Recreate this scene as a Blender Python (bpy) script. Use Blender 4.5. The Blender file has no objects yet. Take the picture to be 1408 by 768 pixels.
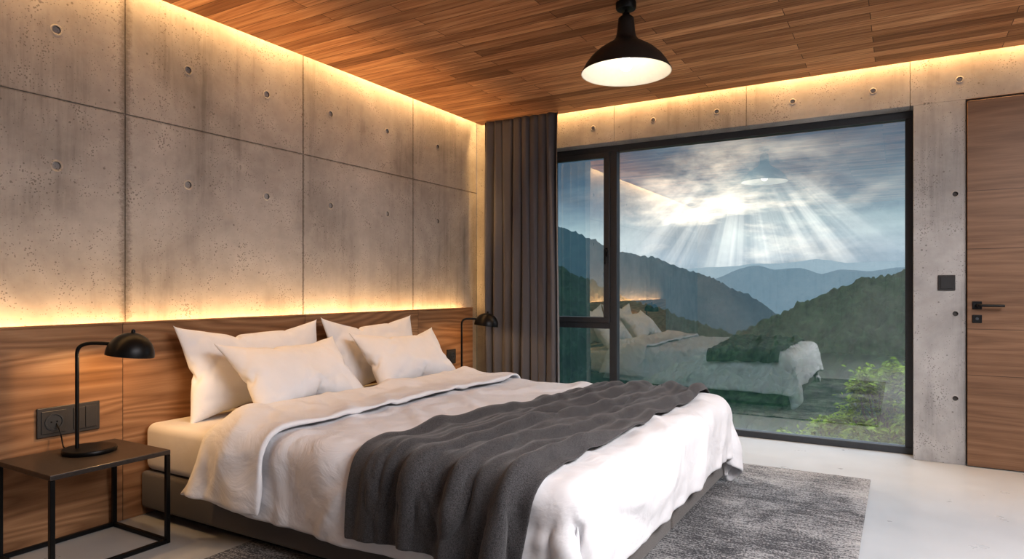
import bpy, bmesh, math, random
from mathutils import Vector, Matrix, noise
random.seed(7)
scene = bpy.context.scene
COL = scene.collection

# ------------------------------------------------------------------ helpers
def node(nt, typ, ins=None, **attrs):
    n = nt.nodes.new(typ)
    for k, v in attrs.items():
        setattr(n, k, v)
    for k, v in (ins or {}).items():
        s = n.inputs[k]
        if isinstance(v, bpy.types.NodeSocket):
            nt.links.new(v, s)
        else:
            s.default_value = v
    return n

def c4(c):
    return (c[0], c[1], c[2], 1.0)

def mth(nt, op, a, b=0.0, c=None, clamp=False):
    ins = {0: a, 1: b}
    if c is not None:
        ins[2] = c
    return node(nt, 'ShaderNodeMath', ins, operation=op, use_clamp=clamp).outputs[0]

def sstep(nt, v, lo, hi):
    n = node(nt, 'ShaderNodeMapRange', {0: v, 1: lo, 2: hi, 3: 0.0, 4: 1.0}, interpolation_type='SMOOTHSTEP')
    return n.outputs[0]

def mixc(nt, f, a, b, blend='MIX'):
    n = nt.nodes.new('ShaderNodeMix')
    n.data_type = 'RGBA'
    n.blend_type = blend
    for idx, v in ((0, f), (6, a), (7, b)):
        if isinstance(v, bpy.types.NodeSocket):
            nt.links.new(v, n.inputs[idx])
        else:
            n.inputs[idx].default_value = v if idx == 0 else c4(v)
    return n.outputs[2]

def ramp(nt, f, stops, interp='LINEAR'):
    n = nt.nodes.new('ShaderNodeValToRGB')
    nt.links.new(f, n.inputs[0])
    cr = n.color_ramp
    cr.interpolation = interp
    while len(cr.elements) < len(stops):
        cr.elements.new(0.5)
    for el, (p, c) in zip(cr.elements, stops):
        el.position = p
        el.color = c4(c) if not isinstance(c, (int, float)) else (c, c, c, 1)
    return n.outputs[0]

def mapping(nt, scale=(1, 1, 1), loc=(0, 0, 0), src='Object'):
    tc = node(nt, 'ShaderNodeTexCoord')
    return node(nt, 'ShaderNodeMapping', {0: tc.outputs[src], 1: loc, 3: scale}).outputs[0]

def noi(nt, vec, scale=5, detail=4, rough=0.5, dist=0.0):
    return node(nt, 'ShaderNodeTexNoise', {'Vector': vec, 'Scale': scale, 'Detail': detail, 'Roughness': rough, 'Distortion': dist}).outputs[0]

def new_mat(name):
    m = bpy.data.materials.new(name)
    m.use_nodes = True
    nt = m.node_tree
    return m, nt, nt.nodes['Principled BSDF']

def setp(nt, b, **k):
    for key, v in k.items():
        nm = {'color': 'Base Color', 'rough': 'Roughness', 'metal': 'Metallic', 'spec': 'Specular IOR Level',
              'normal': 'Normal', 'ecol': 'Emission Color', 'estr': 'Emission Strength', 'sheen': 'Sheen Weight',
              'coat': 'Coat Weight'}[key]
        s = b.inputs[nm]
        if isinstance(v, bpy.types.NodeSocket):
            nt.links.new(v, s)
        else:
            s.default_value = c4(v) if key in ('color', 'ecol') else v

def bump(nt, h, strength=0.3, dist=0.01, normal=None):
    ins = {'Height': h, 'Strength': strength, 'Distance': dist}
    n = node(nt, 'ShaderNodeBump', ins)
    if normal is not None:
        nt.links.new(normal, n.inputs['Normal'])
    return n.outputs[0]

def plain(name, color, rough=0.5, metal=0.0, noise_amt=0.08, nscale=40, **k):
    m, nt, b = new_mat(name)
    v = mapping(nt)
    n = noi(nt, v, nscale, 4)
    lo = [x * (1 - noise_amt) for x in color]
    hi = [min(1, x * (1 + noise_amt)) for x in color]
    setp(nt, b, color=ramp(nt, n, [(0.3, lo), (0.7, hi)]), rough=rough, metal=metal, **k)
    return m

def mesh_obj(name, verts, faces, mat=None, parent=None, smooth=False):
    me = bpy.data.meshes.new(name)
    me.from_pydata(verts, [], faces)
    me.update()
    o = bpy.data.objects.new(name, me)
    COL.objects.link(o)
    if mat:
        me.materials.append(mat)
    if smooth:
        for p in me.polygons:
            p.use_smooth = True
    if parent:
        o.parent = parent
    return o

def boxes(name, lst, mat, bevel=0.0, parent=None, segs=2):
    bm = bmesh.new()
    for (x0, x1, y0, y1, z0, z1) in lst:
        r = bmesh.ops.create_cube(bm, size=1.0)
        M = Matrix.Translation(((x0+x1)/2, (y0+y1)/2, (z0+z1)/2)) @ Matrix.Diagonal((x1-x0, y1-y0, z1-z0, 1))
        bmesh.ops.transform(bm, matrix=M, verts=r['verts'])
    if bevel > 0:
        bmesh.ops.bevel(bm, geom=bm.edges[:], offset=bevel, segments=segs, affect='EDGES', profile=0.5)
    me = bpy.data.meshes.new(name)
    bm.to_mesh(me)
    bm.free()
    o = bpy.data.objects.new(name, me)
    COL.objects.link(o)
    me.materials.append(mat)
    if bevel > 0.004:
        for p in me.polygons:
            p.use_smooth = True
        me.set_sharp_from_angle(angle=math.radians(50))
    if parent:
        o.parent = parent
    return o

def box(name, x0, x1, y0, y1, z0, z1, mat, bevel=0.0, parent=None, segs=2):
    return boxes(name, [(x0, x1, y0, y1, z0, z1)], mat, bevel, parent, segs)

def lathe(name, prof, mat, center=(0, 0, 0), segs=64, parent=None, M=None, smooth=True):
    vs, fs = [], []
    n = len(prof)
    for i in range(segs):
        a = 2 * math.pi * i / segs
        for r, z in prof:
            p = Vector((r * math.cos(a), r * math.sin(a), z))
            if M:
                p = M @ p
            vs.append(p + Vector(center))
    for i in range(segs):
        j = (i + 1) % segs
        for k in range(n - 1):
            fs.append((i*n+k, j*n+k, j*n+k+1, i*n+k+1))
    o = mesh_obj(name, vs, fs, mat, parent, smooth)
    o.data.set_sharp_from_angle(angle=math.radians(45))
    return o

def tube(name, pts, r, mat, parent=None, smooth_path=True):
    cu = bpy.data.curves.new(name, 'CURVE')
    cu.dimensions = '3D'
    sp = cu.splines.new('NURBS' if smooth_path else 'POLY')
    sp.points.add(len(pts) - 1)
    for p, q in zip(sp.points, pts):
        p.co = (q[0], q[1], q[2], 1)
    if smooth_path:
        sp.use_endpoint_u = True
        sp.order_u = 3
    cu.bevel_depth = r
    cu.bevel_resolution = 6
    cu.resolution_u = 12
    cu.use_fill_caps = True
    cu.materials.append(mat)
    o = bpy.data.objects.new(name, cu)
    COL.objects.link(o)
    if parent:
        o.parent = parent
    return o

def empty(name, loc=(0, 0, 0)):
    o = bpy.data.objects.new(name, None)
    o.empty_display_size = 0.1
    COL.objects.link(o)
    return o

def area(name, loc, rot, sx, sy, energy, color, parent=None, spread=180):
    l = bpy.data.lights.new(name, 'AREA')
    l.shape = 'RECTANGLE'
    l.size, l.size_y = sx, sy
    l.energy = energy
    l.color = color
    l.spread = math.radians(spread)
    o = bpy.data.objects.new(name, l)
    o.location = loc
    o.rotation_euler = rot
    COL.objects.link(o)
    if parent:
        o.parent = parent
    return o

def point(name, loc, energy, color, r=0.03, parent=None):
    l = bpy.data.lights.new(name, 'POINT')
    l.energy = energy
    l.color = color
    l.shadow_soft_size = r
    o = bpy.data.objects.new(name, l)
    o.location = loc
    COL.objects.link(o)
    if parent:
        o.parent = parent
    return o

# ------------------------------------------------------------------ materials
def concrete(name, axis, tint=(1, 1, 1), seam=None):
    m, nt, b = new_mat(name)
    v = mapping(nt)
    big = noi(nt, v, 1.1, 7, 0.62, 0.4)
    med = noi(nt, v, 6, 6, 0.65)
    vs = mapping(nt, (5, 5, 0.35))
    streak = noi(nt, vs, 2.0, 6, 0.7)
    base = ramp(nt, big, [(0.28, (0.29*tint[0], 0.278*tint[1], 0.272*tint[2])), (0.5, (0.42*tint[0], 0.405*tint[1], 0.395*tint[2])), (0.74, (0.55*tint[0], 0.535*tint[1], 0.525*tint[2]))])
    base = mixc(nt, 0.5, base, ramp(nt, med, [(0.3, 0.60), (0.7, 1.0)]), 'MULTIPLY')
    smask = mth(nt, 'MULTIPLY', sstep(nt, big, 0.60, 0.40), 0.42)
    base = mixc(nt, mth(nt, 'ADD', smask, 0.08), base, ramp(nt, streak, [(0.34, 0.45), (0.50, 0.95)]), 'MULTIPLY')
    vo = node(nt, 'ShaderNodeTexVoronoi', {'Vector': v, 'Scale': 26.0, 'Randomness': 1.0})
    sz = noi(nt, v, 9, 2)
    thr = mth(nt, 'MULTIPLY', mth(nt, 'SUBTRACT', sz, 0.36), 0.55)
    pit = mth(nt, 'LESS_THAN', vo.outputs['Distance'], thr)
    vo2 = node(nt, 'ShaderNodeTexVoronoi', {'Vector': v, 'Scale': 75.0, 'Randomness': 1.0})
    pit2 = mth(nt, 'LESS_THAN', vo2.outputs['Distance'], mth(nt, 'MULTIPLY', mth(nt, 'SUBTRACT', med, 0.36), 1.2))
    pits = mth(nt, 'MAXIMUM', pit, pit2)
    base = mixc(nt, mth(nt, 'MULTIPLY', pits, 0.55), base, (0.10, 0.094, 0.088))
    h = mth(nt, 'SUBTRACT', mth(nt, 'MULTIPLY', med, 0.5), pits)
    if seam is not None:
        sp = node(nt, 'ShaderNodeSeparateXYZ', {0: node(nt, 'ShaderNodeTexCoord').outputs['Object']})
        rn = noi(nt, mapping(nt, (8, 8, 14)), 4, 6, 0.8)
        tot = None
        for ax, s, w in seam:
            co = sp.outputs[ax]
            d = mth(nt, 'ABSOLUTE', mth(nt, 'SUBTRACT', co, s))
            d = mth(nt, 'ADD', d, mth(nt, 'MULTIPLY', mth(nt, 'SUBTRACT', rn, 0.5), w * 2.4))
            k = mth(nt, 'SUBTRACT', 1.0, sstep(nt, d, 0.0, w))
            tot = k if tot is None else mth(nt, 'MAXIMUM', tot, k)
        base = mixc(nt, mth(nt, 'MULTIPLY', tot, 0.6), base, (0.11, 0.098, 0.09))
    setp(nt, b, color=base, rough=0.78, spec=0.25, normal=bump(nt, h, 0.5, 0.006))
    return m

M_conc_left = concrete('concrete_left', 1, (1, 0.995, 0.99), seam=[(1, 2.02, 0.045), (1, 3.252, 0.014), (1, 4.461, 0.012), (2, 2.14, 0.010)])
M_conc = concrete('concrete_plain', 0)

def wood_grain(name, along, across, cols, rough=0.45, bands=16, s_along=0.45, s_across=3.2, seams=None, off=(0, 0, 0), fine=0.5, bmp=0.25):
    m, nt, b = new_mat(name)
    sc = [1.6, 1.6, 1.6]
    sc[along] = s_along
    sc[across] = s_across
    tc = node(nt, 'ShaderNodeTexCoord').outputs['Object']
    vec = tc
    if seams:
        sp = node(nt, 'ShaderNodeSeparateXYZ', {0: tc})
        co = sp.outputs[seams[0]]
        idx = None
        for s in seams[1]:
            g = mth(nt, 'GREATER_THAN', co, s)
            idx = g if idx is None else mth(nt, 'ADD', idx, g)
        shift = node(nt, 'ShaderNodeCombineXYZ', {0: mth(nt, 'MULTIPLY', idx, 7.3), 1: mth(nt, 'MULTIPLY', idx, 3.1), 2: mth(nt, 'MULTIPLY', idx, 5.7)}).outputs[0]
        vec = node(nt, 'ShaderNodeVectorMath', {0: tc, 1: shift}, operation='ADD').outputs[0]
    mp = node(nt, 'ShaderNodeMapping', {0: vec, 1: off, 3: sc}).outputs[0]
    n1 = noi(nt, mp, 1.0, 2, 0.45, 0.1)
    band = mth(nt, 'FRACT', mth(nt, 'MULTIPLY', n1, bands))
    band = mth(nt, 'ABSOLUTE', mth(nt, 'SUBTRACT', mth(nt, 'MULTIPLY', band, 2.0), 1.0))
    sf = [90, 90, 90]
    sf[along] = 2.5
    fv = node(nt, 'ShaderNodeMapping', {0: vec, 3: sf}).outputs[0]
    fn = noi(nt, fv, 1.6, 4, 0.7)
    mix = mth(nt, 'ADD', mth(nt, 'MULTIPLY', band, 1 - fine), mth(nt, 'MULTIPLY', fn, fine))
    col = ramp(nt, mix, [(0.15, cols[0]), (0.5, cols[1]), (0.85, cols[2])])
    big = noi(nt, mp, 0.6, 2)
    col = mixc(nt, 0.4, col, ramp(nt, big, [(0.3, 0.7), (0.7, 1.0)]), 'MULTIPLY')
    if seams:
        for s in seams[1]:
            d = mth(nt, 'ABSOLUTE', mth(nt, 'SUBTRACT', co, s))
            k = mth(nt, 'LESS_THAN', d, 0.0018)
            col = mixc(nt, mth(nt, 'MULTIPLY', k, 0.8), col, (0.02, 0.01, 0.006))
    setp(nt, b, color=col, rough=rough, spec=0.35, normal=bump(nt, mix, bmp, 0.002))
    return m

WCOL = [(0.21, 0.108, 0.053), (0.32, 0.172, 0.088), (0.43, 0.25, 0.135)]
M_head = wood_grain('oak_headboard', 1, 2, WCOL, seams=(1, [0.72, 1.94, 3.16, 4.38]), fine=0.5, bands=18, s_across=3.6, s_along=0.4)
M_door = wood_grain('oak_door', 0, 2, [(0.115, 0.060, 0.034), (0.19, 0.105, 0.06), (0.26, 0.15, 0.09)], bands=10, s_across=5.5, s_along=0.3, fine=0.72,
                    seams=(2, [0.62, 0.93, 1.47, 1.86]))

def ceiling_mat():
    m, nt, b = new_mat('plank_ceiling')
    tc = node(nt, 'ShaderNodeTexCoord').outputs['Object']
    br = node(nt, 'ShaderNodeTexBrick', {'Vector': tc, 'Color1': (0, 0, 0, 1), 'Color2': (1, 1, 1, 1), 'Mortar': (0.5, 0.5, 0.5, 1), 'Scale': 1.0,
              'Mortar Size': 0.0020, 'Mortar Smooth': 0.1, 'Brick Width': 1.15, 'Row Height': 0.105}, offset=0.37, offset_frequency=2, squash=1.0)
    fac = br.outputs['Color']
    bw = node(nt, 'ShaderNodeRGBToBW', {0: fac}).outputs[0]
    sh = node(nt, 'ShaderNodeCombineXYZ', {0: mth(nt, 'MULTIPLY', bw, 11.0), 1: mth(nt, 'MULTIPLY', bw, 17.0), 2: 0.0}).outputs[0]
    vec = node(nt, 'ShaderNodeVectorMath', {0: tc, 1: sh}, operation='ADD').outputs[0]
    mp = node(nt, 'ShaderNodeMapping', {0: vec, 3: (0.6, 9.0, 1)}).outputs[0]
    n1 = noi(nt, mp, 1.0, 2, 0.5, 0.2)
    band = mth(nt, 'ABSOLUTE', mth(nt, 'SUBTRACT', mth(nt, 'MULTIPLY', mth(nt, 'FRACT', mth(nt, 'MULTIPLY', n1, 7.0)), 2.0), 1.0))
    fn = noi(nt, node(nt, 'ShaderNodeMapping', {0: vec, 3: (2.0, 90, 1)}).outputs[0], 1.3, 4, 0.75)
    mx = mth(nt, 'ADD', mth(nt, 'MULTIPLY', band, 0.25), mth(nt, 'MULTIPLY', fn, 0.75))
    col = ramp(nt, mx, [(0.28, (0.32, 0.145, 0.066)), (0.5, (0.50, 0.255, 0.125)), (0.72, (0.66, 0.385, 0.205))])
    tint = ramp(nt, bw, [(0.0, (0.48, 0.43, 0.40)), (0.35, (0.78, 0.73, 0.69)), (0.7, (1.0, 0.98, 0.96)), (1.0, (1.22, 1.24, 1.25))])
    col = mixc(nt, 1.0, col, tint, 'MULTIPLY')
    col = mixc(nt, mth(nt, 'MULTIPLY', br.outputs['Fac'], 0.9), col, (0.03, 0.013, 0.006))
    setp(nt, b, color=col, rough=0.5, spec=0.25, normal=bump(nt, mth(nt, 'SUBTRACT', mx, br.outputs['Fac']), 0.35, 0.002))
    return m
M_ceil = ceiling_mat()

def floor_mat():
    m, nt, b = new_mat('polished_screed')
    v = mapping(nt)
    n1 = noi(nt, v, 0.9, 4, 0.55, 0.3)
    n2 = noi(nt, v, 5, 4, 0.55)
    col = ramp(nt, n1, [(0.3, (0.38, 0.395, 0.41)), (0.7, (0.46, 0.475, 0.49))])
    col = mixc(nt, 0.3, col, ramp(nt, n2, [(0.3, 0.85), (0.7, 1.0)]), 'MULTIPLY')
    setp(nt, b, color=col, rough=ramp(nt, n2, [(0.3, 0.27), (0.7, 0.36)]), spec=0.5)
    return m
M_floor = floor_mat()

def fabric(name, color, scale=500, rough=0.9, bmp=0.3, var=0.25, sheen=0.3, wrinkle=0.0):
    m, nt, b = new_mat(name)
    v = mapping(nt)
    n1 = noi(nt, v, scale, 2, 0.7)
    n2 = noi(nt, v, 7, 4)
    col = ramp(nt, n1, [(0.3, [x*(1-var) for x in color]), (0.7, [min(1, x*(1+var)) for x in color])])
    col = mixc(nt, 0.2, col, ramp(nt, n2, [(0.3, 0.75), (0.7, 1.0)]), 'MULTIPLY')
    nrm = bump(nt, n1, bmp, 0.002)
    if wrinkle > 0:
        w = noi(nt, v, 4.5, 4, 0.5, 1.6)
        nrm = bump(nt, w, wrinkle, 0.03, nrm)
    setp(nt, b, color=col, rough=rough, spec=0.15, sheen=sheen, normal=nrm)
    return m
M_linen = fabric('white_linen', (0.76, 0.76, 0.785), 900, 0.85, 0.05, 0.02, 0.1, 0.40)
M_pillow = fabric('white_pillowcase', (0.80, 0.80, 0.825), 900, 0.85, 0.05, 0.02, 0.1, 0.25)
M_sheet = fabric('cream_sheet', (0.70, 0.67, 0.64), 900, 0.85, 0.05, 0.02, 0.1, 0.12)
M_throw = fabric('charcoal_wool', (0.068, 0.066, 0.069), 260, 0.95, 1.0, 0.6, 0.25)
M_base = fabric('bed_upholstery', (0.135, 0.124, 0.118), 400, 0.95, 0.7, 0.4, 0.2)
M_curt = fabric('curtain_fabric', (0.125, 0.124, 0.138), 700, 0.9, 0.3, 0.2, 0.25)
M_black = plain('black_metal', (0.014, 0.014, 0.015), 0.38, 0.6, 0.1)
M_blackm = plain('black_satin', (0.02, 0.02, 0.021), 0.45, 0.1, 0.1)
M_frame = plain('window_aluminium', (0.065, 0.071, 0.08), 0.42, 0.4, 0.05)
M_table = plain('bronze_tabletop', (0.070, 0.060, 0.055), 0.35, 0.5, 0.15, 60)
M_plast = plain('anthracite_plastic', (0.045, 0.043, 0.043), 0.42, 0.0, 0.05)
M_hole = plain('tie_hole_dark', (0.08, 0.074, 0.07), 0.9)
M_white = plain('white_enamel', (0.80, 0.77, 0.70), 0.4, 0.0, 0.03)
M_plaster = plain('soffit_plaster', (0.6, 0.57, 0.53), 0.8)

def bulb_mat(name, color, strength, tr=0.55):
    m, nt, b = new_mat(name)
    em = node(nt, 'ShaderNodeEmission', {0: c4(color), 1: strength})
    t = node(nt, 'ShaderNodeBsdfTransparent')
    mx = node(nt, 'ShaderNodeMixShader', {0: tr, 1: em.outputs[0], 2: t.outputs[0]})
    nt.links.new(mx.outputs[0], nt.nodes['Material Output'].inputs[0])
    return m
M_bulb = bulb_mat('bulb_glow', (1.0, 0.92, 0.76), 6.0, 0.4)
M_bulb2 = bulb_mat('lamp_bulb_glow', (1.0, 0.7, 0.4), 5.0, 0.3)

def glass_mat():
    m = bpy.data.materials.new('window_glass')
    m.use_nodes = True
    nt = m.node_tree
    nt.nodes.clear()
    out = node(nt, 'ShaderNodeOutputMaterial')
    tr = node(nt, 'ShaderNodeBsdfTransparent', {0: (0.95, 0.98, 1.0, 1)})
    gl = node(nt, 'ShaderNodeBsdfGlossy', {'Color': (0.92, 0.97, 1, 1), 'Roughness': 0.0})
    lw = node(nt, 'ShaderNodeLayerWeight', {0: 0.5})
    f = node(nt, 'ShaderNodeMapRange', {0: lw.outputs['Fresnel'], 1: 0.0, 2: 1.0, 3: 0.27, 4: 0.9}).outputs[0]
    f = mth(nt, 'ADD', f, 0.0, clamp=True)
    mx = node(nt, 'ShaderNodeMixShader', {0: f, 1: tr.outputs[0], 2: gl.outputs[0]})
    nt.links.new(mx.outputs[0], out.inputs[0])
    return m
M_glass = glass_mat()

# ------------------------------------------------------------------ room shell
YW = 5.45
XR = 6.2
YB = -2.4
HT = 3.02
G = 0.0018
box('floor', -0.3, XR + 0.3, YB - 0.3, YW + 0.30, -0.2, 0.0, M_floor)

def tie_cutter(name, centers, axis, r=0.018, depth=0.014):
    bm = bmesh.new()
    for c in centers:
        res = bmesh.ops.create_cone(bm, cap_ends=True, segments=20, radius1=r*0.8, radius2=r*0.8, depth=depth*2)
        if axis == 'x':
            M = Matrix.Translation(c) @ Matrix.Rotation(math.pi/2, 4, 'Y')
        else:
            M = Matrix.Translation(c) @ Matrix.Rotation(math.pi/2, 4, 'X')
        bmesh.ops.transform(bm, matrix=M, verts=res['verts'])
    me = bpy.data.meshes.new(name)
    bm.to_mesh(me)
    bm.free()
    me.materials.append(M_hole)
    o = bpy.data.objects.new(name, me)
    COL.objects.link(o)
    return o

def apply_mods(o):
    dg = bpy.context.evaluated_depsgraph_get()
    dg.update()
    me = bpy.data.meshes.new_from_object(o.evaluated_get(dg))
    o.modifiers.clear()
    o.data = me

def cut(o, cutter):
    md = o.modifiers.new('cut', 'BOOLEAN')
    md.operation = 'DIFFERENCE'
    md.object = cutter
    md.solver = 'EXACT'
    md.material_mode = 'TRANSFER'
    apply_mods(o)
    bpy.data.objects.remove(cutter)

ys = [YB, -0.42, 0.80, 2.02, 3.252, 4.461, YW]
lst = []
for i in range(len(ys) - 1):
    lst.append((-0.06, 0.0, ys[i] + G, ys[i+1] - G, 2.14 + G, HT))
    lst.append((-0.06, 0.0, ys[i] + G, ys[i+1] - G, 0.0, 2.14 - G))
wl = boxes('wall_left', lst, M_conc_left, 0.0015, segs=1)
box('backing', -0.3, -0.008, YB, YW, 0, HT, M_conc, parent=wl)
cs = []
for y in (0.35, 1.05, 1.684, 2.386, 2.944, 3.51, 4.13, 4.81):
    for z in (2.48, 1.81):
        cs.append(Vector((0.0, y, z)))
cut(wl, tie_cutter('cutter', cs, 'x', 0.024))
for i, c in enumerate(cs):
    lathe('tie_hole_rim', [(0.019, 0.0), (0.0215, 0.002), (0.026, 0.002), (0.029, 0.0)], M_conc, c, 28, wl, Matrix.Rotation(math.pi/2, 4, 'Y'))

WX0, WX1, WZ = 0.70, 3.68, 2.49
DX0, DX1, DZ = 3.985, 4.95, 2.47
T = YW + 0.30
lst = [(0.0, WX0, YW, T, 0, HT),
       (WX0 + G, 1.44 - G, YW, T, WZ, HT), (1.44 + G, 2.55 - G, YW, T, WZ, HT), (2.55 + G, 3.66 - G, YW, T, WZ, HT),
       (3.66 + G, XR, YW, T, WZ + 0.0, HT),
       (WX1, DX0, YW, T, 0, WZ - 0.0),
       (DX1, XR, YW, T, 0, WZ)]
ww = boxes('wall_window', lst, M_conc, 0.0015, segs=1)
box('backing', 0, XR, YW + 0.008, T - 0.01, WZ + 0.02, HT, M_conc, parent=ww)
cs = []
for x in (1.24, 1.79, 2.32, 2.89, 3.43, 3.95, 4.5):
    cs.append(Vector((x, YW, 2.63)))
for z in (1.85, 1.03, 0.45):
    cs.append(Vector((3.925, YW, z)))
cut(ww, tie_cutter('cutter', cs, 'y', 0.02))
for c in cs:
    lathe('tie_hole_rim', [(0.016, 0.0), (0.018, 0.002), (0.022, 0.002), (0.025, 0.0)], M_conc, c, 28, ww, Matrix.Rotation(math.pi/2, 4, 'X'))

box('wall_right', XR, XR + 0.3, YB, T, 0, HT, M_conc)
box('wall_back', -0.3, XR + 0.3, YB - 0.3, YB, 0, HT, M_conc)

box('soffit_slab', -0.3, XR + 0.3, YB - 0.3, T, HT, HT + 0.25, M_plaster)
box('ceiling', 0.11, XR - 0.005, YB + 0.005, 5.375, 2.78, 2.83, M_ceil, 0.0)

# LED coves
WARM = (1.0, 0.59, 0.24)
cove = empty('cove_led_strip')
area('cove_light', (0.065, 1.8, 2.90), (0, 0, 0), 0.03, 7.0, 38, WARM, cove)
cove2 = empty('cove_led_strip')
area('cove_light', (3.1, 5.415, 2.90), (0, 0, 0), 6.0, 0.03, 48, WARM, cove2)

# ------------------------------------------------------------------ headboard
hb = empty('headboard')
box('panel', 0.085, 0.12, 0.1, 5.2, 0.0, 1.015, M_head, 0.002, hb, 1)
box('back_rail', 0.0, 0.085, 0.1, 5.2, 0.90, 0.92, M_black, 0, hb)
box('top_cap', 0.075, 0.122, 0.1, 5.2, 1.015, 1.027, M_head, 0.002, hb, 1)
area('headboard_led', (0.036, 2.65, 0.925), (math.pi, 0, 0), 0.025, 5.05, 38, WARM, hb)

# ------------------------------------------------------------------ window
win = empty('window_1')
FY0, FY1 = 5.60, 5.68
fr = []
fr.append((WX0, WX1, FY0, FY1, WZ - 0.055, WZ))
fr.append((WX0, WX1, FY0, FY1, 0.0, 0.05))
fr.append((WX0, WX0 + 0.06, FY0, FY1, 0.05, WZ - 0.055))
fr.append((WX1 - 0.05, WX1, FY0, FY1, 0.05, WZ - 0.055))
fr.append((1.335, 1.405, FY0, FY1, 0.05, WZ - 0.055))
fr.append((WX0 + 0.06, 1.335, FY0, FY1, 0.84, 0.90))
boxes('frame', fr, M_frame, 0.003, win, 1)
S0, S1, SZ0, SZ1 = WX0 + 0.055, 1.34, 0.895, WZ - 0.05
boxes('casement_sash', [(S0, S1, FY0 - 0.018, FY0 + 0.03, SZ1 - 0.05, SZ1), (S0, S1, FY0 - 0.018, FY0 + 0.03, SZ0, SZ0 + 0.05),
      (S0, S0 + 0.05, FY0 - 0.018, FY0 + 0.03, SZ0 + 0.05, SZ1 - 0.05), (S1 - 0.055, S1, FY0 - 0.018, FY0 + 0.03, SZ0 + 0.05, SZ1 - 0.05)], M_frame, 0.003, win, 1)
boxes('casement_handle', [(1.30, 1.325, FY0 - 0.03, FY0 - 0.016, 1.49, 1.57), (1.304, 1.321, FY0 - 0.06, FY0 - 0.045, 1.42, 1.56), (1.304, 1.321, FY0 - 0.05, FY0 - 0.02, 1.535, 1.555)], M_black, 0.004, win)
def pane(name, x0, x1, z0, z1):
    y = FY0 + 0.035
    mesh_obj(name, [(x0, y, z0), (x1, y, z0), (x1, y, z1), (x0, y, z1)], [(0, 1, 2, 3)], M_glass, win)
pane('glass_main', 1.40, WX1 - 0.048, 0.048, WZ - 0.053)
pane('glass_casement', S0 + 0.045, S1 - 0.05, SZ0 + 0.045, SZ1 - 0.045)
pane('glass_lower', WX0 + 0.055, 1.34, 0.045, 0.845)

# ------------------------------------------------------------------ door
dr = empty('door_1')
boxes('jamb', [(DX0, DX0 + 0.004, YW - 0.004, T, 0, DZ + 0.015), (DX1 - 0.004, DX1, YW - 0.004, T, 0, DZ + 0.015), (DX0, DX1, YW + 0.02, T, DZ + 0.004, WZ)], M_black, 0, dr)
box('leaf', DX0 + 0.006, DX1 - 0.006, YW - 0.03, YW + 0.03, 0.006, DZ, M_door, 0.002, dr, 1)
lathe('handle_rose', [(0, 0), (0.026, 0), (0.026, 0.008), (0, 0.008)], M_black, (4.045, YW - 0.03, 1.09), 32, dr, Matrix.Rotation(math.pi/2, 4, 'X'))
boxes('handle_plates', [(4.018, 4.072, YW - 0.038, YW - 0.03, 1.063, 1.117), (4.018, 4.072, YW - 0.038, YW - 0.03, 0.972, 1.026)], M_black, 0.003, dr)
tube('handle_lever', [(4.045, YW - 0.035, 1.09), (4.045, YW - 0.075, 1.09), (4.06, YW - 0.085, 1.09), (4.19, YW - 0.085, 1.09)], 0.009, M_black, dr)
lathe('lock_cylinder', [(0, 0), (0.009, 0), (0.009, 0.006), (0, 0.006)], M_frame, (4.045, YW - 0.038, 1.0), 24, dr, Matrix.Rotation(math.pi/2, 4, 'X'))

sw = empty('wall_switch')
box('plate', 3.825, 3.925, YW - 0.012, YW, 1.19, 1.295, M_blackm, 0.003, sw)
box('rocker', 3.838, 3.912, YW - 0.017, YW - 0.010, 1.203, 1.282, M_blackm, 0.002, sw)

# ------------------------------------------------------------------ outlets
def outlet(y0, y1, z0, z1, double=True):
    e = empty('wall_socket')
    box('plate', 0.12, 0.132, y0, y1, z0, z1, M_plast, 0.003, e)
    h = z1 - z0
    cy = y0 + h * 0.5
    cz = (z0 + z1) / 2
    R = Matrix.Rotation(math.pi/2, 4, 'Y')
    box('socket_insert', 0.131, 0.136, cy - h*0.38, cy + h*0.38, cz - h*0.38, cz + h*0.38, M_plast, 0.002, e)
    lathe('socket_ring', [(0.04, 0.0), (0.04, 0.004), (0.034, 0.004), (0.032, 0.0005), (0.0001, 0.0005)], M_frame, (0.136, cy, cz), 40, e, R)
    boxes('pin_holes', [(0.1355, 0.1375, cy - 0.016, cy - 0.009, cz - 0.0035, cz + 0.0035), (0.1355, 0.1375, cy + 0.009, cy + 0.016, cz - 0.0035, cz + 0.0035)], M_black, 0, e)
    if double:
        cy2 = y1 - h * 0.5
        boxes('rocker', [(0.131, 0.137, cy2 - h*0.38, cy2 - 0.001, cz - h*0.38, cz + h*0.38), (0.131, 0.137, cy2 + 0.001, cy2 + h*0.38, cz - h*0.38, cz + h*0.38)], M_plast, 0.002, e)
    return e
outlet(1.54, 1.82, 0.50, 0.64)
outlet(4.78, 4.91, 0.53, 0.66, False)

# ------------------------------------------------------------------ nightstands + lamps
def nightstand(x0, x1, y0, y1, h):
    e = empty('nightstand')
    t = 0.02
    box('top', x0, x1, y0, y1, h - 0.022, h, M_table, 0.003, e)
    l = []
    for (a, b_) in ((x0, y0), (x1 - t, y0), (x0, y1 - t), (x1 - t, y1 - t)):
        l.append((a, a + t, b_, b_ + t, 0.0, h - 0.022))
    l += [(x0 + t, x1 - t, y0, y0 + t, 0.0, t), (x0 + t, x1 - t, y1 - t, y1, 0.0, t), (x0, x0 + t, y0 + t, y1 - t, 0.0, t), (x1 - t, x1, y0 + t, y1 - t, 0.0, t)]
    boxes('legs_and_rails', l, M_black, 0.002, e, 1)
nightstand(0.15, 0.62, 1.37, 1.885, 0.44)
nightstand(0.15, 0.60, 4.40, 4.92, 0.44)

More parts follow.
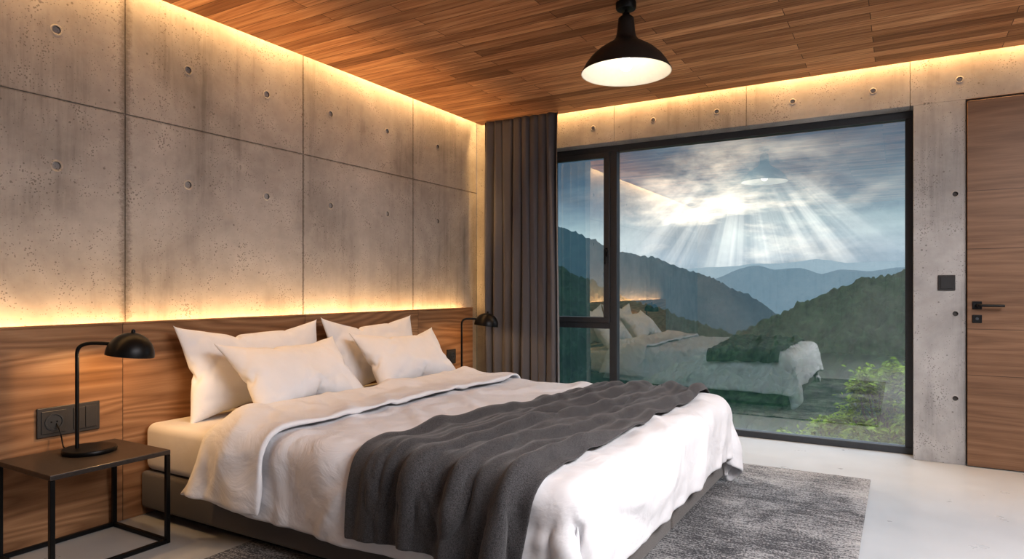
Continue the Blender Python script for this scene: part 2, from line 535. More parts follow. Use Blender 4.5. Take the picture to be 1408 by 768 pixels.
def desk_lamp(bx, by, bz, d, energy):
    e = empty('table_lamp')
    dx, dy = d
    lathe('base', [(0, 0), (0.108, 0), (0.112, 0.004), (0.112, 0.016), (0.108, 0.021), (0, 0.022)], M_black, (bx, by, bz), 64, e)
    sx, sy = bx - dx*0.05, by - dy*0.05
    H = 0.505
    pts = [(sx, sy, bz + 0.015), (sx, sy, bz + 0.2), (sx, sy, bz + H - 0.08), (sx, sy, bz + H - 0.02), (sx + dx*0.03, sy + dy*0.03, bz + H), (sx + dx*0.08, sy + dy*0.08, bz + H + 0.002), (sx + dx*0.135, sy + dy*0.135, bz + H - 0.004)]
    tube('stem', pts, 0.0085, M_black, e)
    cx, cy, cz = bx + dx*0.165, by + dy*0.165, bz + 0.445
    R = 0.105
    prof = []
    for i in range(15):
        a = math.pi/2 * i / 14
        prof.append((max(R*math.cos(math.pi/2 - a), 0.0001) if i else 0.0001, 0.108*math.sin(math.pi/2 - a)))
    prof = prof + [(R, -0.004)]
    inner = [(R - 0.004, -0.003)] + [(max((R-0.004)*math.cos(a), 0.0001), 0.104*math.sin(a)) for a in [math.pi/2*i/12 for i in range(13)]]
    tilt = Matrix.Rotation(math.radians(7), 4, Vector((-dy, dx, 0)))
    lathe('shade', prof + inner, M_black, (cx, cy, cz), 56, e, tilt)
    lathe('knob', [(0.0001, 0.125), (0.008, 0.122), (0.01, 0.112), (0.01, 0.1)], M_black, (cx, cy, cz), 24, e, tilt)
    lathe('bulb', [(0.0001, 0.03), (0.014, 0.034), (0.022, 0.05), (0.018, 0.07), (0.01, 0.085), (0.01, 0.1)], M_bulb2, (cx, cy, cz), 24, e)
    point('lamp_light', (cx, cy, cz + 0.012), energy, (1, 0.62, 0.30), 0.02, e)
    return e
desk_lamp(0.33, 1.67, 0.44, (0.62, 0.785), 5.0)
desk_lamp(0.40, 4.70, 0.44, (0.7, 0.71), 3.0)
tube('lamp_cable', [(0.135, 1.62, 0.56), (0.17, 1.62, 0.53), (0.17, 1.63, 0.47), (0.2, 1.62, 0.447), (0.26, 1.63, 0.446)], 0.003, M_black)

# ------------------------------------------------------------------ pendant
pe = empty('pendant_lamp')
PX, PY = 2.292, 3.476
outer = [(0.0001, 2.708), (0.03, 2.706), (0.042, 2.695), (0.046, 2.66), (0.05, 2.62), (0.056, 2.59), (0.072, 2.568), (0.11, 2.545), (0.155, 2.515), (0.195, 2.478), (0.222, 2.442), (0.238, 2.412), (0.247, 2.398), (0.247, 2.393)]
lathe('shade', outer, M_blackm, (PX, PY, 0), 80, pe)
inner = [(0.247, 2.393), (0.243, 2.394), (0.234, 2.409), (0.218, 2.438), (0.19, 2.474), (0.15, 2.51), (0.105, 2.54), (0.05, 2.56), (0.0001, 2.565)]
lathe('shade_inner', inner, M_white, (PX, PY, 0), 80, pe)
lathe('canopy', [(0.0001, 2.74), (0.05, 2.742), (0.056, 2.75), (0.056, 2.78)], M_black, (PX, PY, 0), 40, pe)
lathe('rod', [(0.009, 2.70), (0.009, 2.745)], M_black, (PX, PY, 0), 20, pe)
lathe('collar', [(0.0001, 2.724), (0.02, 2.722), (0.022, 2.708), (0.022, 2.70)], M_black, (PX, PY, 0), 30, pe)
lathe('bulb', [(0.0001, 2.405), (0.018, 2.408), (0.03, 2.42), (0.034, 2.438), (0.03, 2.458), (0.018, 2.485), (0.015, 2.52), (0.015, 2.56)], M_bulb, (PX, PY, 0), 32, pe)
point('pendant_light', (PX, PY, 2.478), 2.4, (1, 0.84, 0.64), 0.02, pe)

cl = empty('added_fill_light')  # added off-camera neutral fill light, with an invented frame around it
boxes('fill_frame', [(4.47, 5.93, 0.37, 0.4, 2.765, 2.782), (4.47, 5.93, 3.2, 3.23, 2.765, 2.782), (4.47, 4.5, 0.4, 3.2, 2.765, 2.782), (5.9, 5.93, 0.4, 3.2, 2.765, 2.782)], M_black, 0, cl)
area('fill_area_light', (5.2, 1.8, 2.77), (0, 0, 0), 1.4, 2.8, 185, (1.0, 0.98, 0.995), cl)

# ------------------------------------------------------------------ curtain
def curtain():
    vs, fs = [], []
    NX, NZ = 260, 60
    x0, x1 = 0.19, 0.985
    for j in range(NZ + 1):
        z = 0.015 + (2.775 - 0.015) * j / NZ
        for i in range(NX + 1):
            t = i / NX
            ph = t * 8.5 * 2 * math.pi + 0.9 * math.sin(t * 9) + 0.25 * math.sin(z * 1.3 + t * 5)
            amp = 0.045 * (0.75 + 0.35 * math.sin(t * 13 + 1))
            pin = 0.55 + 0.45 * min(1, (2.775 - z) / 0.5)
            y = 5.285 + amp * pin * (math.sin(ph) + 0.25 * math.sin(2.1 * ph + z)) 
            x = x0 + (x1 - x0) * t + 0.016 * math.cos(ph) + 0.006 * math.sin(z * 2 + t * 20)
            vs.append((x, y, z))
    for j in range(NZ):
        for i in range(NX):
            a = j * (NX + 1) + i
            fs.append((a, a + 1, a + NX + 2, a + NX + 1))
    o = mesh_obj('curtain', vs, fs, M_curt, None, True)
    md = o.modifiers.new('s', 'SOLIDIFY')
    md.thickness = 0.003
    return o
curtain()

# ------------------------------------------------------------------ rug
def rug_mat():
    m, nt, b = new_mat('distressed_rug')
    v = mapping(nt)
    st = noi(nt, mapping(nt, (3.5, 38.0, 1)), 1.6, 6, 0.75, 0.2)
    blot = noi(nt, v, 2.2, 5, 0.65, 0.6)
    sp = noi(nt, v, 95, 2, 0.8)
    f = mth(nt, 'ADD', mth(nt, 'MULTIPLY', st, 0.5), mth(nt, 'MULTIPLY', blot, 0.5))
    f = mth(nt, 'ADD', f, mth(nt, 'MULTIPLY', mth(nt, 'SUBTRACT', sp, 0.5), 0.62))
    sep = node(nt, 'ShaderNodeSeparateXYZ', {0: node(nt, 'ShaderNodeTexCoord').outputs['Object']})
    e1 = sstep(nt, sep.outputs[1], 4.45, 4.68)
    e2 = sstep(nt, sep.outputs[0], 3.30, 3.43)
    f = mth(nt, 'ADD', f, mth(nt, 'MULTIPLY', mth(nt, 'MAXIMUM', e1, e2), 0.045))
    col = ramp(nt, f, [(0.42, (0.024, 0.025, 0.030)), (0.485, (0.07, 0.071, 0.078)), (0.535, (0.23, 0.23, 0.235)), (0.68, (0.40, 0.395, 0.39))])
    setp(nt, b, color=col, rough=0.95, spec=0.1, sheen=0.2, normal=bump(nt, sp, 0.8, 0.004))
    return m
box('rug', 0.95, 3.44, 1.55, 4.70, 0.001, 0.012, rug_mat(), 0.004, segs=2)

# ------------------------------------------------------------------ bed
BX0, BX1, BY0, BY1 = 0.125, 2.66, 2.03, 4.19
bed = empty('bed')
ym = (BY0 + BY1) / 2
b1 = box('box_base_a', BX0, BX1, BY0, ym - 0.004, 0.045, 0.235, M_base, 0.018, bed, 4)
b2 = box('box_base_b', BX0, BX1, ym + 0.004, BY1, 0.045, 0.235, M_base, 0.018, bed, 4)
boxes('plinth', [(BX0 + 0.04, BX1 - 0.08, BY0 + 0.06, BY1 - 0.06, 0.013, 0.05)], M_black, 0, bed)
mat_o = box('mattress', BX0 + 0.005, BX1 - 0.005, BY0 + 0.015, BY1 - 0.015, 0.237, 0.488, M_sheet, 0.045, bed, 5)

def grid(name, x0, x1, y0, y1, z, res, mat, fn=None):
    nx = max(2, int(round((x1 - x0) / res)))
    ny = max(2, int(round((y1 - y0) / res)))
    vs, fs, rest = [], [], []
    for j in range(ny + 1):
        for i in range(nx + 1):
            x = x0 + (x1 - x0) * i / nx
            y = y0 + (y1 - y0) * j / ny
            rest.append((x, y))
            p = (x, y, z)
            if fn:
                p = fn(x, y, z)
            vs.append(p)
    for j in range(ny):
        for i in range(nx):
            a = j * (nx + 1) + i
            fs.append((a, a + 1, a + nx + 2, a + nx + 1))
    o = mesh_obj(name, vs, fs, mat, None, True)
    return o, rest

def add_coll(o, th=0.008, fric=8):
    md = o.modifiers.new('coll', 'COLLISION')
    o.collision.thickness_outer = th
    o.collision.cloth_friction = fric
    return md

def sim(o, frames, mass=0.4, tens=20, bend=0.5, dist=0.01, selfc=False, pressure=None, grav=1.0, quality=6, air=1.5, pin=None, shrink=0):
    if pin:
        vg = o.vertex_groups.new(name='pin')
        idx = [v.index for v in o.data.vertices if pin(v.co)]
        vg.add(idx, 1.0, 'REPLACE')
    md = o.modifiers.new('cloth', 'CLOTH')
    s = md.settings
    if pin:
        s.vertex_group_mass = 'pin'
    s.quality = quality
    s.mass = mass
    s.tension_stiffness = tens
    s.compression_stiffness = tens
    s.shear_stiffness = tens * 0.4
    s.bending_stiffness = bend
    s.tension_damping = s.compression_damping = s.shear_damping = 8
    s.bending_damping = 1.0
    s.air_damping = air
    s.effector_weights.gravity = grav
    s.shrink_min = shrink
    if pressure is not None:
        s.use_pressure = True
        s.uniform_pressure_force = pressure
        md.collision_settings.use_collision = False
    else:
        md.collision_settings.use_collision = True
        md.collision_settings.distance_min = dist
        md.collision_settings.collision_quality = 3
    md.collision_settings.use_self_collision = selfc
    if selfc:
        md.collision_settings.self_distance_min = 0.008
    md.point_cache.frame_start = 1
    md.point_cache.frame_end = frames + 1
    for f in range(1, frames + 1):
        scene.frame_set(f)
    dg = bpy.context.evaluated_depsgraph_get()
    me = bpy.data.meshes.new_from_object(o.evaluated_get(dg))
    o.modifiers.clear()
    o.data = me
    scene.frame_set(1)
    for p in me.polygons:
        p.use_smooth = True
    bb = [[min(v.co[k] for v in me.vertices), max(v.co[k] for v in me.vertices)] for k in range(3)]
    print('SIM', o.name, [[round(q, 2) for q in r] for r in bb])

def disp(o, rest, fn):
    me = o.data
    ns = [v.normal.copy() for v in me.vertices]
    for v, n, r in zip(me.vertices, ns, rest):
        v.co = v.co + n * fn(r[0], r[1])

import time
t0 = time.time()
def pillow_mesh():
    W, Hh, res = 0.90, 0.56, 0.022
    nx, ny = int(W / res), int(Hh / res)
    vs, fs, idx = [], [], {}
    for side in (0, 1):
        for j in range(ny + 1):
            for i in range(nx + 1):
                edge = i in (0, nx) or j in (0, ny)
                if side == 1 and edge:
                    idx[(1, i, j)] = idx[(0, i, j)]
                    continue
                x = -W/2 + W*i/nx
                y = -Hh/2 + Hh*j/ny
                u, v = 2*x/W, 2*y/Hh
                z = 0.02 * (1-u*u)**0.5 * (1-v*v)**0.5 if not edge else 0
                z += 0.003 * noise.noise(Vector((x*9, y*9, side*5))) if not edge else 0
                idx[(side, i, j)] = len(vs)
                vs.append((x, y, z + 0.004 if side == 0 else -z - 0.004) if not edge else (x, y, 0))
    for side in (0, 1):
        for j in range(ny):
            for i in range(nx):
                q = (idx[(side, i, j)], idx[(side, i+1, j)], idx[(side, i+1, j+1)], idx[(side, i, j+1)])
                fs.append(q if side == 0 else q[::-1])
    o = mesh_obj('pillow_proto', vs, fs, M_pillow, None, True)
    sim(o, 30, mass=0.3, tens=30, bend=0.12, pressure=9.0, grav=0.0, air=3, shrink=-0.008)
    return o
pp = pillow_mesh()
zs = [v.co.z for v in pp.data.vertices]; xs = [v.co.x for v in pp.data.vertices]; yy_ = [v.co.y for v in pp.data.vertices]
PW, PH, PT = max(xs)-min(xs), max(yy_)-min(yy_), max(zs)-min(zs)

def pillow(center, w, h, t, tilt, yaw=0, roll=0, seed=0):
    me = pp.data.copy()
    o = bpy.data.objects.new('pillow', me)
    COL.objects.link(o)
    a = math.radians(tilt)
    hv = Vector((-math.sin(a), 0, math.cos(a)))
    wv = Vector((0, 1, 0))
    nv = wv.cross(hv)
    R = Matrix((wv, hv, nv)).transposed()
    Rz = Matrix.Rotation(math.radians(yaw), 3, 'Z')
    Rr = Matrix.Rotation(math.radians(roll), 3, 'Z')
    for v in me.vertices:
        c = v.co
        fac = noise.noise(Vector((c.x*3.2 + seed*7, c.y*3.2, seed)))
        sag = 1.0 - 0.30 * (c.y / (PH/2))
        p = Vector((c.x * w / PW, c.y * h / PH, c.z * t / PT * sag * (1 + 0.3*fac)))
        u, q = abs(c.x) / (PW/2), abs(c.y) / (PH/2)
        ear = (u * q) ** 6
        p.x += math.copysign(0.018 * ear, c.x)
        p.y += math.copysign(0.018 * ear, c.y)
        p.y += 0.018 * noise.noise(Vector((c.x*3, seed, 1.0)))
        p.z += 0.02 * noise.noise(Vector((c.x*2, c.y*2, seed*3.0)))
        k = abs(noise.noise(Vector((c.x*4 + seed, c.y*5 - c.x*3, seed*2.0))))
        p.z -= (1 if c.z > 0 else -1) * 0.010 * max(0, 0.1 - k) / 0.1
        v.co = Rz @ (R @ (Rr @ p)) + Vector(center)
    sb = o.modifiers.new('sub', 'SUBSURF')
    sb.levels = sb.render_levels = 1
    return o
pillow((0.285, 2.66, 0.735), 1.03, 0.56, 0.17, 14, 0, 0, 1)
pillow((0.285, 3.68, 0.735), 0.97, 0.56, 0.17, 14, 0, 0, 2)
pillow((0.585, 2.70, 0.71), 0.89, 0.53, 0.19, 42, 2, 0, 3)
pillow((0.565, 3.72, 0.70), 0.89, 0.52, 0.19, 38, -2, 0, 4)
bpy.data.objects.remove(pp)
print('pillows', time.time()-t0)

collm = box('coll_proxy', BX0, BX1, BY0, BY1, 0.0, 0.492, M_sheet, 0.05, None, 4)
add_coll(collm, 0.006, 20)
t0 = time.time()
HANG = 0.305
def shear(x, y):
    out = max(0.0, BY0 - y, y - BY1) / HANG
    return -0.15 * out * max(0.0, 1 - (x - 0.8) / 0.36)
def dfn(x, y, z):
    r = 0.014 * noise.noise(Vector((x*2.5, y*2.5, 3)))
    return (x + shear(x, y), y, z + r + 0.01)
duv, drest = grid('duvet', 0.82, BX1 + 0.27, BY0 - HANG, BY1 + HANG, 0.52, 0.024, M_linen, dfn)
sim(duv, 50, mass=0.5, tens=18, bend=0.7, dist=0.012, quality=6, shrink=-0.025,
    pin=lambda c: c.x < 0.86 and BY0 + 0.08 < c.y < BY1 - 0.08)
add_coll(duv, 0.004, 20)
print('duvet sim', time.time()-t0)
t0 = time.time()
def cfn(x, y, z):
    r = 0.012 * noise.noise(Vector((x*2.5, y*2.5, 8)))
    return (x + shear(x, y) - 0.02, y, z + r)
cuff, crest = grid('turned_back_cuff', 0.80, 1.21, BY0 - HANG - 0.03, BY1 + HANG, 0.575, 0.024, M_linen, cfn)
sim(cuff, 40, mass=0.5, tens=18, bend=0.9, dist=0.032, quality=6, shrink=-0.012,
    pin=lambda c: c.x < 0.815 and BY0 + 0.08 < c.y < BY1 - 0.08)
print('cuff sim', time.time()-t0)
duv.modifiers.clear()
def ss(a, b, x):
    t = max(0.0, min(1.0, (x - a) / (b - a)))
    return t * t * (3 - 2 * t)
def ridge1(p, sharp=1.6):
    return (0.5 + 0.5 * math.sin(p)) ** sharp
def duvet_folds(x, y):
    side = ss(BY0 + 0.35, BY0 - 0.15, y) + ss(BY1 - 0.35, BY1 + 0.15, y)
    foot = ss(BX1 - 0.15, BX1 + 0.25, x)
    w = 1.4 * noise.noise(Vector((x*1.3, y*1.1, 4)))
    h = 0.046 * side * (1 - 0.7 * ss(2.3, 2.7, x)) * ridge1((x + 0.55 * (y - BY0)) * 14 + 3 * w, 2.0) * max(0.1, 0.7 + 0.8 * noise.noise(Vector((x*2, 0, 9))))
    h += 0.014 * foot * ridge1(y * 8 + 2.5 * w, 2.0) 
    k = abs(noise.noise(Vector((x*2.2 + y*1.1, y*1.3 - x*0.5, 2))))
    h += 0.018 * max(0, 0.14 - k) / 0.14 * (1 - 0.6 * side)
    k = abs(noise.noise(Vector((x*1.2 - y*2.1, y*1.0 + x*2.0, 7))))
    h += 0.017 * max(0, 0.11 - k) / 0.11
    return h
disp(duv, drest, duvet_folds)
def thicken(o, t, offset=1.0):
    md = o.modifiers.new('s', 'SOLIDIFY')
    md.thickness = t
    md.offset = offset
    md.use_rim = True
    sb = o.modifiers.new('b', 'SUBSURF')
    sb.levels = sb.render_levels = 1
    apply_mods(o)
    for p in o.data.polygons:
        p.use_smooth = True
def puff(o, amp, sc, seed):
    me = o.data
    ns = [v.normal.copy() for v in me.vertices]
    for v, n in zip(me.vertices, ns):
        c = v.co
        h = noise.fractal(Vector((c.x*sc, c.y*sc, c.z*sc + seed)), 0.8, 2.0, 3)
        v.co = c + n * (amp * h)
thicken(duv, 0.026)
puff(duv, 0.006, 5.0, 4)
add_coll(duv, 0.004, 20)
disp(cuff, crest, lambda x, y: 0.008 + duvet_folds(x, y) * 0.8)
thicken(cuff, 0.024)
puff(cuff, 0.006, 5, 9)
collm.modifiers.clear()
t0 = time.time()
def tfn(x, y, z):
    u = (x - 1.62) / 1.0
    near = max(0.0, min(1.0, (y - 1.7) / 2.6))
    w = 0.80 * (1 - near) + 0.66 * near
    x0 = 1.68 * (1 - near) + 1.86 * near
    xx = x0 + w * u
    return (xx, y, 0.63 + 0.02 * math.sin(u * 20 + y) + 0.012 * noise.noise(Vector((x*4, y*4, 0))))
thr, trest = grid('throw_blanket', 1.62, 2.66, BY0 - 0.36, BY1 + 0.14, 0.6, 0.017, M_throw, tfn)
sim(thr, 38, mass=0.3, tens=16, bend=0.8, dist=0.008, quality=6, air=2.5)
def throw_folds(x, y):
    u = (x - 1.62)
    w = noise.noise(Vector((u*1.1, y*0.45, 3.3)))
    w2 = noise.noise(Vector((u*2.2, y*0.5, 8.1)))
    lane = u + 0.16 * math.sin(y * 1.0 + 0.3) + 0.10 * w
    h = 0.056 * ridge1(lane * 25, 3.2) * max(0.15, 0.65 + 1.0 * w2)
    h += 0.024 * ridge1(lane * 46 + 1.7 + y * 0.5, 3.0) * max(0, 0.5 - w2)
    edge = ss(0.0, 0.05, u) * ss(0.0, 0.05, 1.04 - u)
    return 0.002 + h * (0.25 + 0.75 * edge)
disp(thr, trest, throw_folds)
thicken(thr, 0.009)
print('throw sim', time.time()-t0)
duv.modifiers.clear()
bpy.data.objects.remove(collm)
duv.name = 'duvet_body'
dv = empty('duvet')
duv.parent = dv
cuff.parent = dv

# ------------------------------------------------------------------ landscape
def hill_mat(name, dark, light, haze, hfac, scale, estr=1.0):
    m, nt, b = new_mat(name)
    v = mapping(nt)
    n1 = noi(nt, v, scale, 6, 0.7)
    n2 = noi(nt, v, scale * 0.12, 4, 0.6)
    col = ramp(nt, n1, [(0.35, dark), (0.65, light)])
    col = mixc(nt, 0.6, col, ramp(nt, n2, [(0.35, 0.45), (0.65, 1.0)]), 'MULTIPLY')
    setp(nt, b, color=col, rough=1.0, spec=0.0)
    em = node(nt, 'ShaderNodeEmission', {0: c4(haze), 1: estr})  # distance haze put into the hill material as a flat emission colour
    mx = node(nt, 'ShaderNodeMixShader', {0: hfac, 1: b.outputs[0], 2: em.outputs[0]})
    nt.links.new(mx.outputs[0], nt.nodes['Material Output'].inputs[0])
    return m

def interp(tab, a):
    if a <= tab[0][0]:
        return tab[0][1]
    for (a0, e0), (a1, e1) in zip(tab, tab[1:]):
        if a <= a1:
            t = (a - a0) / (a1 - a0)
            t = t*t*(3-2*t) * 0.4 + t * 0.6
            return e0 + (e1 - e0) * t
    return tab[-1][1]

def ridge(name, Y, tab, mat, a0=-1.0, a1=0.5, na=260, slope=0.32, front=0.45, rough=0.012, tree=2.0, treesc=0.2, nd=70, spur=0.05):
    vs, fs = [], []
    back = 6
    for j in range(nd + back + 1):
        s = (j - back) / nd
        for i in range(na + 1):
            a = a0 + (a1 - a0) * i / na
            x = 3.6 + a * Y
            y = Y - s * front * Y
            e = interp(tab, a)
            z = 1.2 + e * Y
            if s >= 0:
                z -= slope * s * front * Y
                sp = abs(noise.fractal(Vector((x / Y * 9, s * 1.6, Y)), 0.9, 2, 4))
                z -= spur * Y * sp * min(1, s * 4)
            else:
                z += 0.6 * s * front * Y
            z += rough * Y * noise.fractal(Vector((x / Y * 14, y / Y * 14, Y * 0.1)), 0.9, 2.1, 5)
            z += tree * (abs(noise.noise(Vector((x*treesc, y*treesc, 2)))) * 1.3 + 0.5 * noise.noise(Vector((x*treesc*2.7, y*treesc*2.7, 7))))
            vs.append((x, y, z))
    W = na + 1
    for j in range(nd + back):
        for i in range(na):
            q = j * W + i
            fs.append((q, q + 1, q + W + 1, q + W))
    return mesh_obj(name, vs, fs, mat, None, True)

tabA = [(-1.0, .24), (-.65, .175), (-.496, .104), (-.44, .083), (-.39, .0606), (-.33, .0452), (-.262, .0241), (-.199, -.0064), (-.1445, -.037), (-.075, -.078), (.5, -.2)]
tabB = [(-1.0, .13), (-.65, .085), (-.496, .036), (-.45, .016), (-.39, -.012), (-.33, -.031), (-.262, -.052), (-.199, -.07), (-.12, -.1), (.5, -.2)]
tabC = [(-1.0, -.22), (-.4, -.17), (-.262, -.103), (-.199, -.068), (-.1445, -.036), (-.12, -.020), (-.075, -.001), (-.0315, .011), (.01, .021), (.1, .05), (.5, .12)]
tabD = [(-1.0, .02), (-.4, .01), (-.26, .005), (-.23, .018), (-.20, .030), (-.178, .034), (-.155, .028), (-.12, .0285), (-.095, .021), (-.07, .027), (-.03, .024), (.01, .029), (.2, .04), (.5, .03)]
tabE = [(-1.0, .03), (-.3, .03), (-.15, .036), (-.10, .041), (-.06, .036), (.02, .038), (.5, .03)]
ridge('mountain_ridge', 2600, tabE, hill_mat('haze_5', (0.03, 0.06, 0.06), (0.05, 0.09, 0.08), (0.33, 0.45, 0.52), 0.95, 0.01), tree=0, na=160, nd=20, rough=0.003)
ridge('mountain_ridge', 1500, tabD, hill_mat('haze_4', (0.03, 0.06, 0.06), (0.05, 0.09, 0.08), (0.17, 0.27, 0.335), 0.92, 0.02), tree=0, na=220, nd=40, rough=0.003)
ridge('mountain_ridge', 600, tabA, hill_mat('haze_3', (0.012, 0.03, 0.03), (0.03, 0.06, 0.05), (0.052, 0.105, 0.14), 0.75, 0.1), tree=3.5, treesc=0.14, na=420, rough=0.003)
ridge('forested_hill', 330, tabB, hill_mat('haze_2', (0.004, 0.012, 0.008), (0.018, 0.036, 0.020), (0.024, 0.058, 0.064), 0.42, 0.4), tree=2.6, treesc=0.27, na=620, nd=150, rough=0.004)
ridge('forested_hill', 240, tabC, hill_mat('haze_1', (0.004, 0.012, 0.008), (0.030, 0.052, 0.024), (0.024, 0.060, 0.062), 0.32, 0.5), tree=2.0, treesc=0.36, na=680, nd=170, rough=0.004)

def ground_z(x, y):
    d = y - 5.78
    return -0.9 - 0.15 * d - 0.0012 * d * d
def meadow():
    vs, fs = [], []
    nx, ny = 160, 150
    for j in range(ny + 1):
        t = j / ny
        y = 5.78 + 110 * t * t
        for i in range(nx + 1):
            x = -60 + 100 * i / nx
            d = y - 5.78
            z = ground_z(x, y)
            z += 0.35 * noise.fractal(Vector((x*0.15, y*0.15, 0)), 0.9, 2, 4) * min(1, d / 3)
            z += 0.06 * noise.noise(Vector((x*2, y*2, 0))) * min(1, d / 2)
            vs.append((x, y, z))
    W = nx + 1
    for j in range(ny):
        for i in range(nx):
            q = j * W + i
            fs.append((q, q + 1, q + W + 1, q + W))
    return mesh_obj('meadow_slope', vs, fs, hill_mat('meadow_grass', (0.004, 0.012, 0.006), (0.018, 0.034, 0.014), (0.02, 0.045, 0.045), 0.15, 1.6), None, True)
meadow()

def leaf_mat(name, dark, light):
    m, nt, b = new_mat(name)
    v = mapping(nt)
    n1 = noi(nt, v, 9, 3, 0.7)
    col = ramp(nt, n1, [(0.35, dark), (0.65, light)])
    setp(nt, b, color=col, rough=0.6, spec=0.1)
    tl = node(nt, 'ShaderNodeBsdfTranslucent', {0: col})
    mx = node(nt, 'ShaderNodeMixShader', {0: 0.35, 1: b.outputs[0], 2: tl.outputs[0]})
    nt.links.new(mx.outputs[0], nt.nodes['Material Output'].inputs[0])
    return m
M_leaf = leaf_mat('leaf_green', (0.028, 0.075, 0.006), (0.23, 0.33, 0.015))
M_leaf2 = leaf_mat('leaf_dark', (0.012, 0.04, 0.012), (0.07, 0.125, 0.02))
M_bark = plain('bark', (0.06, 0.045, 0.03), 0.9)

def tree(name, base, top, spread, nclus, nleaf, size, mat, seed):
    rnd = random.Random(seed)
    vs, fs, mi = [], [], []
    b = Vector(base)
    def seg(p, q, r0, r1):
        d = (q - p).normalized()
        u = d.orthogonal().normalized()
        w = d.cross(u)
        s = len(vs)
        for (c, r) in ((p, r0), (q, r1)):
            for k in range(6):
                a = k * math.pi / 3
                vs.append(c + u * r * math.cos(a) + w * r * math.sin(a))
        for k in range(6):
            k2 = (k + 1) % 6
            fs.append((s+k, s+k2, s+6+k2, s+6+k))
            mi.append(1)
    H = top - b.z
    trunk = b + Vector((0, 0, H * 0.45))
    seg(b, trunk, 0.05, 0.035)
    for c in range(nclus):
        ang = rnd.uniform(0, 2*math.pi)
        rr = spread * math.sqrt(rnd.random())
        hz = rnd.uniform(0.35, 1.0)
        prof = math.sin(min(1, (1.05 - hz) * 1.9 + 0.15) * math.pi / 2)
        ctr = b + Vector((math.cos(ang) * rr * prof, math.sin(ang) * rr * prof, H * hz))
        mid = (trunk + ctr) / 2 + Vector((rnd.uniform(-.1, .1), rnd.uniform(-.1, .1), 0.05))
        seg(trunk, mid, 0.02, 0.012)
        seg(mid, ctr, 0.012, 0.005)
        cr = rnd.uniform(0.16, 0.28) * spread
        for l in range(nleaf):
            d = Vector((rnd.gauss(0, 1), rnd.gauss(0, 1), rnd.gauss(0, 0.75)))
            p = ctr + d * cr * 0.55
            u = Vector((rnd.gauss(0, 1), rnd.gauss(0, 1), rnd.gauss(0, 0.5))).normalized()
            n = Vector((rnd.gauss(0, .7), rnd.gauss(0, .7), 1)).normalized()
            w = n.cross(u).normalized()
            L = size * rnd.uniform(0.6, 1.3)
            s = len(vs)
            vs.extend([p, p + u*L*0.45 + w*L*0.24, p + u*L - Vector((0, 0, L*0.2)), p + u*L*0.45 - w*L*0.24])
            fs.append((s, s+1, s+2, s+3))
            mi.append(0)
    o = mesh_obj(name, vs, fs, mat)
    o.data.materials.append(M_bark)
    for p, k in zip(o.data.polygons, mi):
        p.material_index = k
    return o
for k, (x, y, top, spr, nc, nl, sz, mt) in enumerate([
        (3.44, 9.2, 0.24, 0.52, 54, 110, 0.085, M_leaf),
        (3.85, 9.0, 0.16, 0.58, 40, 110, 0.085, M_leaf),
        (2.95, 9.6, -0.52, 0.50, 38, 110, 0.08, M_leaf),
        (2.45, 9.4, -0.72, 0.50, 30, 110, 0.075, M_leaf),
        (1.85, 9.8, -1.0, 0.5, 24, 90, 0.07, M_leaf2),
        (3.15, 8.2, -0.58, 0.42, 32, 110, 0.075, M_leaf),
        (2.6, 8.3, -0.72, 0.42, 26, 100, 0.07, M_leaf2),
        (4.6, 9.5, 0.4, 0.8, 40, 90, 0.10, M_leaf)]):
    tree('garden_shrub', (x, y, ground_z(x, y) - 0.1), top, spr, nc, nl, sz, mt, k + 11)

# ------------------------------------------------------------------ world sky
w = bpy.data.worlds.new('storm_sky')
scene.world = w
w.use_nodes = True
nt = w.node_tree
nt.nodes.clear()
out = node(nt, 'ShaderNodeOutputWorld')
tc = node(nt, 'ShaderNodeTexCoord')
sp = node(nt, 'ShaderNodeSeparateXYZ', {0: tc.outputs['Generated']})
yv = mth(nt, 'MAXIMUM', mth(nt, 'ABSOLUTE', sp.outputs[1]), 0.08)
a_ = mth(nt, 'DIVIDE', sp.outputs[0], yv)
e_ = mth(nt, 'DIVIDE', sp.outputs[2], yv)
cv = node(nt, 'ShaderNodeCombineXYZ', {0: mth(nt, 'MULTIPLY', a_, 3.2), 1: mth(nt, 'MULTIPLY', e_, 8.5), 2: 0.37}).outputs[0]
n1 = noi(nt, cv, 1.05, 9, 0.55, 0.3)
cv2 = node(nt, 'ShaderNodeCombineXYZ', {0: mth(nt, 'MULTIPLY', a_, 6.0), 1: mth(nt, 'MULTIPLY', e_, 17.0), 2: 2.2}).outputs[0]
n2 = noi(nt, cv2, 1.0, 9, 0.6, 0.3)
en = mth(nt, 'MULTIPLY', e_, 2.0)
grad = ramp(nt, en, [(0.0, (0.42, 0.53, 0.60)), (0.10, (0.36, 0.46, 0.53)), (0.20, (0.22, 0.315, 0.38)), (0.34, (0.095, 0.165, 0.225)), (0.6, (0.048, 0.095, 0.143)), (1.0, (0.25, 0.32, 0.40))])
shade = ramp(nt, n1, [(0.36, (0.52, 0.60, 0.66)), (0.5, (0.90, 0.94, 0.97)), (0.64, (1.7, 1.6, 1.42))])
skyc = mixc(nt, 1.0, grad, shade, 'MULTIPLY')
AS, ES = -0.194, 0.225
da = mth(nt, 'SUBTRACT', a_, AS)
de = mth(nt, 'SUBTRACT', ES, e_)
r2 = mth(nt, 'ADD', mth(nt, 'MULTIPLY', da, da), mth(nt, 'MULTIPLY', de, de))
r = mth(nt, 'SQRT', r2)
da2 = mth(nt, 'SUBTRACT', a_, -0.225)
de2 = mth(nt, 'SUBTRACT', e_, 0.118)
g2 = mth(nt, 'ADD', mth(nt, 'MULTIPLY', da2, mth(nt, 'MULTIPLY', da2, 45.0)), mth(nt, 'MULTIPLY', de2, mth(nt, 'MULTIPLY', de2, 170.0)))
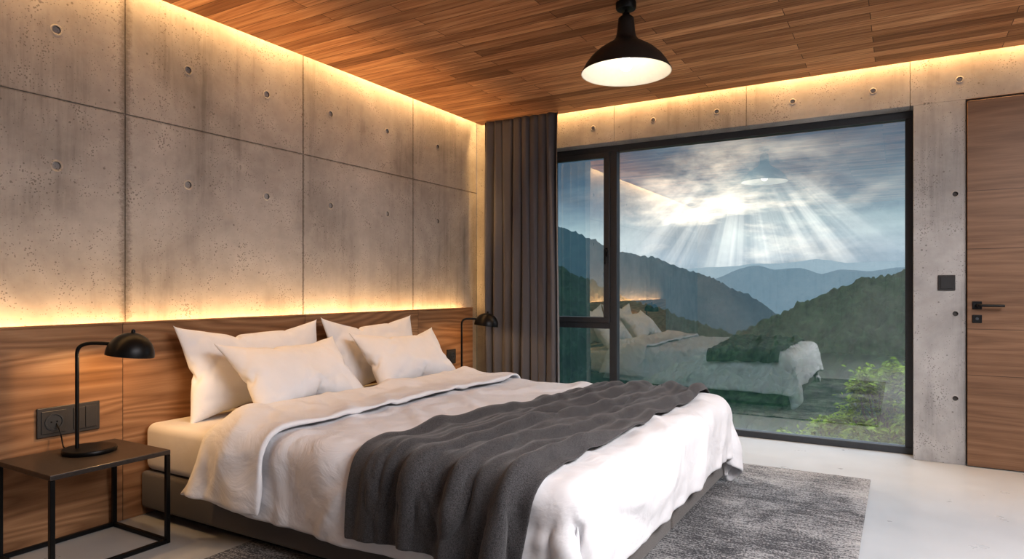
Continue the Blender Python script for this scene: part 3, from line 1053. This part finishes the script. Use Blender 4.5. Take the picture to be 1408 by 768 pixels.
glow = mth(nt, 'POWER', 2.718, mth(nt, 'MULTIPLY', g2, -1.0))
hl = ramp(nt, n2, [(0.48, 0.0), (0.57, 0.35), (0.68, 1.0)])
hlm = mth(nt, 'MULTIPLY', node(nt, 'ShaderNodeRGBToBW', {0: hl}).outputs[0], glow)
def add_scaled(base, fac, col):
    sc = node(nt, 'ShaderNodeVectorMath', {0: col, 'Scale': fac}, operation='SCALE').outputs[0]
    return node(nt, 'ShaderNodeVectorMath', {0: base, 1: sc}, operation='ADD').outputs[0]
skyc = add_scaled(skyc, mth(nt, 'MULTIPLY', hlm, 1.8), (1.0, 0.80, 0.56))
skyc = add_scaled(skyc, mth(nt, 'MULTIPLY', glow, 0.22), (1.0, 0.86, 0.68))
ang = mth(nt, 'ARCTAN2', da, de)
rv = node(nt, 'ShaderNodeCombineXYZ', {0: mth(nt, 'MULTIPLY', ang, 4.2), 1: mth(nt, 'MULTIPLY', r, 0.5), 2: 5.0}).outputs[0]
rn = noi(nt, rv, 1.5, 4, 0.6)
rs = sstep(nt, rn, 0.34, 0.70)
m1 = sstep(nt, r, 0.07, 0.15)
m2 = mth(nt, 'SUBTRACT', 1.0, sstep(nt, r, 0.14, 0.31))
m3 = mth(nt, 'SUBTRACT', 1.0, sstep(nt, mth(nt, 'ABSOLUTE', ang), 0.6, 1.2))
rm = mth(nt, 'MULTIPLY', mth(nt, 'MULTIPLY', rs, m1), mth(nt, 'MULTIPLY', m2, m3))
skyc = add_scaled(skyc, mth(nt, 'MULTIPLY', rm, 0.56), (1.0, 0.90, 0.74))
zen = sstep(nt, sp.outputs[2], 0.38, 0.8)
skyc = add_scaled(skyc, mth(nt, 'MULTIPLY', zen, 4.4), (0.80, 0.92, 1.0))
bg = node(nt, 'ShaderNodeBackground', {0: skyc, 1: 1.0})
nt.links.new(bg.outputs[0], out.inputs[0])

# ------------------------------------------------------------------ camera
cam = bpy.data.cameras.new('camera')
cam.sensor_width = 36
cam.lens = 36 * 910 / 1408
cam.shift_y = 13 / 1408
cam.clip_end = 6000
co = bpy.data.objects.new('camera', cam)
co.location = (3.6, 0, 1.2)
co.rotation_euler = (math.pi/2, 0, math.radians(30.4))
COL.objects.link(co)
scene.camera = co
scene.view_settings.view_transform = 'Standard'
try:
    scene.view_settings.look = 'Medium High Contrast'
except Exception as ex:
    print('look', ex)
    scene.view_settings.look = 'None'
scene.view_settings.exposure = 0.36
